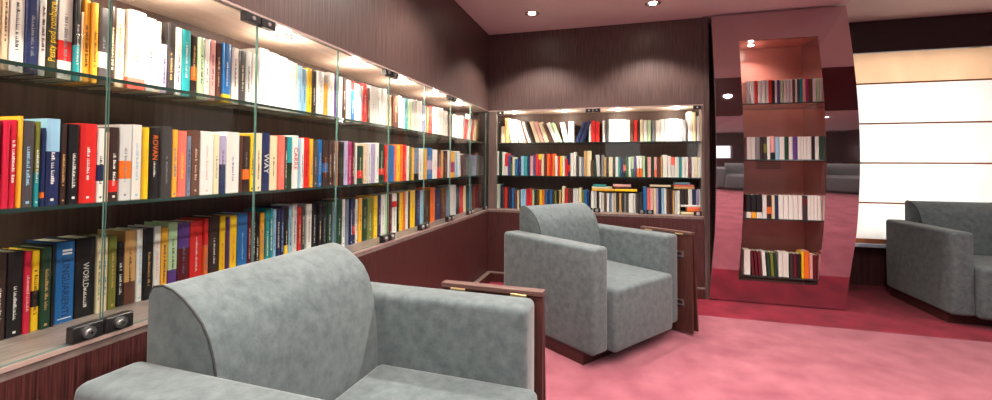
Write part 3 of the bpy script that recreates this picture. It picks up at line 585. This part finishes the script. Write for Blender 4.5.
for i, (p0, p1, colr, lab) in enumerate([(680.5, 684, 'charcoal', 'leftmost charcoal'), (684.3, 688, 'dark brown', 'dark brown'), (688.3, 692.3, 'white', 'white'), (692.6, 696, 'navy', 'navy'), (696.3, 699.3, 'lavender', 'lavender'), (699.6, 702.6, 'white', 'rightmost white')]):
    a, b = at(p0, 205, 1, .10).x, at(p1, 205, 1, .10).x
    bm = bmesh.new(); book_mesh(bm, b-a-.0006, .145, .12, None, True)
    o = obj('book', bm, [cmat(colr), cmat(colr), M['pages']]); o.matrix_world = Matrix.Translation(((a+b)/2, .105, ZB+.0902)) @ Matrix.Rotation(-math.pi/2, 4, 'Z')
    tag(o, lab+' small book standing on the lying pile beside the pillar', 'book', 'small books standing on the pile')
zt = ZB+.2355
lying(0, 0, 0, 0, .105, [(674, 694.5, zt, .022, 'tan', 'tan book lying on the small books beside the pillar'),
   (674, 694, zt+.022, .02, 'coral', 'coral book lying on the tan book beside the pillar'),
   (674.5, 690, zt+.042, .02, 'light blue', 'light blue book topping the pile on the small books')], None, None)

# ------------------------------------------------------------------ curved column
col = empty('display_column', (2.6, 0, 0)); tag(col, 'tall bowed mirror-lacquered wine red column with a niche of bookshelves', 'display shelf')
def colobj(n, bm, m, sm=None):
    bm.transform(Matrix.Translation((-2.6, 0, 0))); return obj(n, bm, m, col, sm)
CX0, CX1 = 2.103, 3.125
NX0 = at(743.5, 150, 1, -.235).x; NX1 = at(825.8, 150, 1, -.235).x
NZ0 = at(780, 283, 1, YP(.25)).z; NZ1 = at(780, 38.5, 1, YP(2.28)).z
zs = sorted(set([.008 + (2.535-.008)*i/48 for i in range(49)] + [NZ0, NZ1]))
bm = bmesh.new(); xs = [CX0, NX0, NX1, CX1]
XS = lambda z: -.024*max(0, 1-z/.6)      # the foot sits a little further left
g = [[bm.verts.new((x + (XS(z) if x in (CX0, CX1) else XS(z)*.4), YP(z), z)) for x in xs] for z in zs]
for j in range(len(zs)-1):
    for i in range(3):
        if i == 1 and zs[j] >= NZ0-1e-6 and zs[j+1] <= NZ1+1e-6: continue
        bm.faces.new((g[j][i], g[j][i+1], g[j+1][i+1], g[j+1][i]))
geo = bmesh.ops.extrude_face_region(bm, geom=bm.faces[:])
for v in [e for e in geo['geom'] if isinstance(e, bmesh.types.BMVert)]: v.co.y += .028
colobj('lacquer_panel', bm, M['lacquer'], 40)
YN = .20
bm = bx(NX0-.01, NX1+.01, YN, YN+.012, NZ0-.01, NZ1+.01); colobj('niche_back', bm, M['niche'])
def side(x0, x1, m, n):
    bm = bmesh.new(); zz = [z for z in zs if NZ0-1e-6 <= z <= NZ1+1e-6]
    rr = [[bm.verts.new(p) for p in ((x0, YP(z)+.029, z), (x1, YP(z)+.029, z), (x1, YN, z), (x0, YN, z))] for z in zz]
    for j in range(len(zz)-1):
        for i in range(4): bm.faces.new((rr[j][i], rr[j][(i+1) % 4], rr[j+1][(i+1) % 4], rr[j+1][i]))
    bm.faces.new(rr[0]); bm.faces.new(rr[-1]); colobj(n, bm, m)
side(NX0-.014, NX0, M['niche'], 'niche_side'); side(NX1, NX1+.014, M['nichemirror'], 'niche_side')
colobj('niche_top', bx(NX0-.01, NX1+.01, YP(NZ1)+.029, YN, NZ1, NZ1+.012), M['niche'])
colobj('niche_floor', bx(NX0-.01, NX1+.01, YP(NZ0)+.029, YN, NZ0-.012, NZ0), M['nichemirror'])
for z in COLZ:
    bm = bx(NX0+.001, NX1-.001, YP(z)+.02, YN-.001, z-.009, z-.0002)
    for f in bm.faces:
        if abs(f.normal.z) < .5: f.material_index = 1
    colobj('glass_shelf', bm, [M['shelfglass'], M['shelfedge']])
colobj('body', bx(CX0+.01, CX1-.03, YN+.013, .398, 0, H-.02), M['header'])
colobj('side_panel', bx(CX0+.004, CX0+.016, .05, YN+.012, .008, 2.535), M['lacquer'])
colobj('side_panel', bx(CX1-.042, CX1-.03, .05, YN+.012, .008, 2.535), M['lacquer'])
colobj('plinth', bx(CX0+.02, CX1-.045, .06, YN+.012, 0, .007), M['black'])
colobj('top_trim', bx(CX0+.02, CX1-.045, -.02, YN+.012, 2.536, H-.001), M['black'])
gb = bmesh.new()
for i in range(11): box(gb, 2.52, 2.72, YN-.004, YN, 1.17+i*.019, 1.17+i*.019+.010)
colobj('vent_grille', gb, M['grille'])
for x in (NX0+.13,):
    o = spotlight(col, Vector((x, .02, NZ1)), 17.0, 140, .03); o.data.transform(Matrix.Translation((-2.6, 0, 0)))
    for l in o.children: l.location.x -= 2.6
# ------------------------------------------------------------------ armchairs
CL, CW, AW, AH, CZ, SP, SH = .828, .942, .146, .705, .08, .045, .455
def soft(bm_, amp=0.): return bm_
PROF = [(-.402, .09), (-.402, .80), (-.400, .855), (-.385, .878), (-.355, .884), (-.32, .876), (-.285, .858), (-.25, .833), (-.22, .805), (-.198, .77), (-.182, .725), (-.170, .67), (-.160, .59), (-.153, .50), (-.150, .40), (-.150, .09)]
def make_chair():
    r = empty('armchair', (0, 0, 0))
    for s in (-1, 1):
        y0, y1 = (CW/2-AW, CW/2) if s > 0 else (-CW/2, -CW/2+AW)
        bm = bx(-CL/2, CL/2, y0, y1, CZ, AH, 0, .026, 4)
        obj('armrest', bm, M['suede'], r, 50)
    iy = CW/2-AW-.001
    b2 = bmesh.new(); box(b2, -.148, CL/2+SP, -iy, iy, CZ-.005, SH, 0, .028, 4)
    obj('seat', b2, M['suede'], r, 50)
    bm = prism(bmesh.new(), PROF, -iy, iy)
    bmesh.ops.recalc_face_normals(bm, faces=bm.faces[:])
    caps = [e for f in bm.faces if len(f.verts) > 4 for e in f.edges]
    bmesh.ops.bevel(bm, geom=list(set(caps)), offset=.008, segments=2, profile=.6, affect='EDGES')
    bk = obj('backrest', bm, M['suede'], r, 45)
    for s in (-1,):
        cu = bpy.data.curves.new('piping', 'CURVE'); cu.dimensions = '3D'; cu.bevel_depth = .0030; cu.bevel_resolution = 2
        sp = cu.splines.new('POLY'); P = PROF[2:-1]; sp.points.add(len(P)-1)
        for q, (x, z) in zip(sp.points, P): q.co = (x+.001, s*(iy-.004), z+.001, 1)
        to = bpy.data.objects.new('tmp_curve', cu); COL.objects.link(to); bpy.context.view_layer.update()
        me = bpy.data.meshes.new_from_object(to.evaluated_get(bpy.context.evaluated_depsgraph_get()))
        COL.objects.unlink(to); bpy.data.objects.remove(to)
        me.materials.clear(); me.materials.append(M['piping'])
        o = bpy.data.objects.new('piping', me); link(o, bk)
    bm = bx(-CL/2+.02, .32, -.447, .447, 0, CZ-.004); obj('plinth', bm, M['plinth'], r)
    return r
ch = make_chair()
poses = [((.581, -3.154), -.033, 'grey suede armchair in the foreground, its far arm against a folded table'),
         ((1.101, -1.088), -.627, 'grey suede armchair in the middle of the room, turned towards the pink carpet'),
         ((4.171, .207), -1.569, 'grey suede armchair standing under the window blind at right'),
         ((3.35, -4.15), 1.75, 'grey armchair mirrored in the left side of the bowed lacquered column'),
         ((4.75, -4.0), 1.95, 'grey armchair mirrored in the right side of the bowed lacquered column')]
for i, ((x, y), a, lab) in enumerate(poses):
    c = ch if i == 0 else copy_tree(ch)
    c.location = (x, y, 0); c.rotation_euler = (0, 0, a); tag(c, lab, 'armchair', 'grey suede armchairs')

# ------------------------------------------------------------------ folded tables beside the chairs
def make_table():
    r = empty('folding_table', (0, 0, 0))       # local: length along X, thickness along Y (chair side at y=0), z up
    L = .405
    obj('table_top', bx(0, L, .008, .026, .015, .70, 0, .002, 1), M['table'], r)
    # splayed outer leaf
    bm = bx(.01, L, 0, .014, -.685, 0, 0, .002, 1)
    bm.transform(Matrix.Translation((0, .029, .699)) @ Matrix.Rotation(math.radians(4.5), 4, 'X'))
    obj('folding_leaf', bm, M['table'], r)
    bm = bx(-.004, L+.003, .002, .046, .702, .722, 0, .003, 2); obj('top_rail', bm, M['tableedge'], r)
    for x in (.07, L-.09):
        bm = bx(x-.03, x+.03, -.004, .004, .699, .7035); cyl(bm, (x, .0, .7035), .004, .06, 'X', 12); obj('hinge', bm, M['brass'], r, 40)
    for z in (.20, .54):
        bm = bx(.29, .345, .0005, .008, z, z+.007); box(bm, .29, .345, .0005, .008, z+.034, z+.041); box(bm, .335, .345, .002, .008, z+.007, z+.034)
        obj('bracket', bm, M['chrome'], r)
    return r
tb = make_table()
for i, (k, X0, Y0, lab) in enumerate([(0, .032, CW/2+.006, 'folded dark wood table against the far arm of the foreground armchair'),
                                  (1, .097, CW/2+.012, 'folded dark wood table against the far arm of the middle armchair')]):
    (x, y), a, _ = poses[k]
    t = tb if i == 0 else copy_tree(tb)
    t.location = (x+X0*math.cos(a)-Y0*math.sin(a), y+X0*math.sin(a)+Y0*math.cos(a), 0); t.rotation_euler = (0, 0, a)
    tag(t, lab, 'folding table', 'folded side tables')

# ------------------------------------------------------------------ roman blind
bl = empty('roman_blind', (4.6, WY-.06, .44)); tag(bl, 'cream roman blind with brown battens covering the bright window at right', 'window blind')
def blobj(n, bm, m): bm.transform(Matrix.Translation((-4.6, -(WY-.06), -.44))); return obj(n, bm, m, bl)
yb = WY-.06
zl = [at(885, v, 1, yb).z for v in (83.3, 123.5, 163.0, 203.0, 241.5)]
tops = [2.335] + zl
for i in range(5):
    bm = bmesh.new(); n = 6; z1_, z0_ = tops[i]-.004, tops[i+1]+.004
    cols_ = [bm.verts.new((x, yb - .012*math.sin(math.pi*j/n), z0_+(z1_-z0_)*j/n)) for j in range(n+1) for x in (3.30, 5.92)]
    for j in range(n): bm.faces.new((cols_[2*j], cols_[2*j+1], cols_[2*j+3], cols_[2*j+2]))
    blobj('blind_panel' if i else 'blind_valance', bm, M['blind'] if i else M['valance'])
for i, z in enumerate(zl):
    hh = .007 if i < 4 else .022
    blobj('batten', bx(3.30, 5.92, yb-.012, yb+.004, z-hh, z+hh, 0, .002, 1), M['batten'])

# ------------------------------------------------------------------ ceiling downlights
LW = 125.
def downlight(x, y, z, lab, power, ang=140, blend=.7):
    r = empty('downlight', (x, y, z)); tag(r, lab, 'ceiling light', 'recessed ceiling downlights')
    bm = bmesh.new(); 
    prof = [(.046, -.001), (.062, -.001), (.064, -.006), (.060, -.009), (.046, -.006)]
    n = 36; rings = [[bm.verts.new((rr*math.cos(2*math.pi*i/n), rr*math.sin(2*math.pi*i/n), zz)) for rr, zz in prof] for i in range(n)]
    for i in range(n):
        for j in range(5): bm.faces.new((rings[i][j], rings[(i+1) % n][j], rings[(i+1) % n][(j+1) % 5], rings[i][(j+1) % 5]))
    obj('trim_ring', bm, M['ring'], r, 40)
    bm = cyl(bmesh.new(), (0, 0, -.0015), .0465, .002, 'Z', 32); obj('reflector', bm, M['reflector'], r)
    bm = cyl(bmesh.new(), (0, 0, -.005), .027, .005, 'Z', 32, 0, .03); obj('lamp_glass', bm, M['lamp'], r)
    ld = bpy.data.lights.new('lamp', 'SPOT'); ld.energy = power; ld.color = (1, .90, .80); ld.spot_size = math.radians(ang); ld.spot_blend = blend; ld.shadow_soft_size = .045
    l = bpy.data.objects.new('lamp', ld); link(l, r); l.location = (0, 0, -.015)
downlight(.56, -.525, H, 'left one of the two lit ceiling downlights near the back wall', LW*.8, 116, .4)
downlight(1.58, -.493, H, 'right one of the two lit ceiling downlights near the back wall', LW*.8, 116, .4)
nm = [('row over the foreground armchair', -1.9), ('row over the camera', -3.2), ('row behind the camera', -4.8), ('rearmost row', -6.4)]  # unseen rows, added to fill the room with light
for rn, y in nm:
    for x, cn in ((.56, 'left'), (1.58, 'middle'), (2.6, 'right')):
        downlight(x, y, H-.012 if -3.5 < y < -1.3 else H, '%s added fill downlight in the %s' % (cn, rn), LW)
for y, rn in ((-.9, 'nearest the window'), (-2.6, 'halfway along the raised ceiling'), (-4.4, 'at the rear of the raised ceiling')):  # more unseen downlights, added as fill for the right side
    downlight(4.6, y, H2-.012 if y == -2.6 else H2, 'added fill downlight in the raised ceiling %s' % rn, LW)

# ------------------------------------------------------------------ daylight
W = bpy.data.worlds.new('sky'); S.world = W; W.use_nodes = True
bg = W.node_tree.nodes['Background']; bg.inputs['Color'].default_value = (.93, .97, 1, 1); bg.inputs['Strength'].default_value = 3.0
def portal(x, y, z, sx, sz, rx):
    ld = bpy.data.lights.new('sky_portal', 'AREA'); ld.shape = 'RECTANGLE'; ld.size = sx; ld.size_y = sz; ld.cycles.is_portal = True
    o = bpy.data.objects.new('sky_portal', ld); link(o); o.location = (x, y, z); o.rotation_euler = (rx, 0, 0)
portal(4.66, WY+.12, 1.4, 2.5, 1.95, -math.pi/2)
for a, b in WX: portal((a+b)/2, YF-.12, (wz0+wz1)/2, b-a, wz1-wz0, math.pi/2)

S.view_settings.view_transform = 'Standard'; S.view_settings.look = 'None'; S.view_settings.gamma = 1; S.view_settings.use_curve_mapping = False
S.view_settings.exposure = 0.34
S.cycles.max_bounces = 12; S.cycles.transparent_max_bounces = 32; S.cycles.glossy_bounces = 6
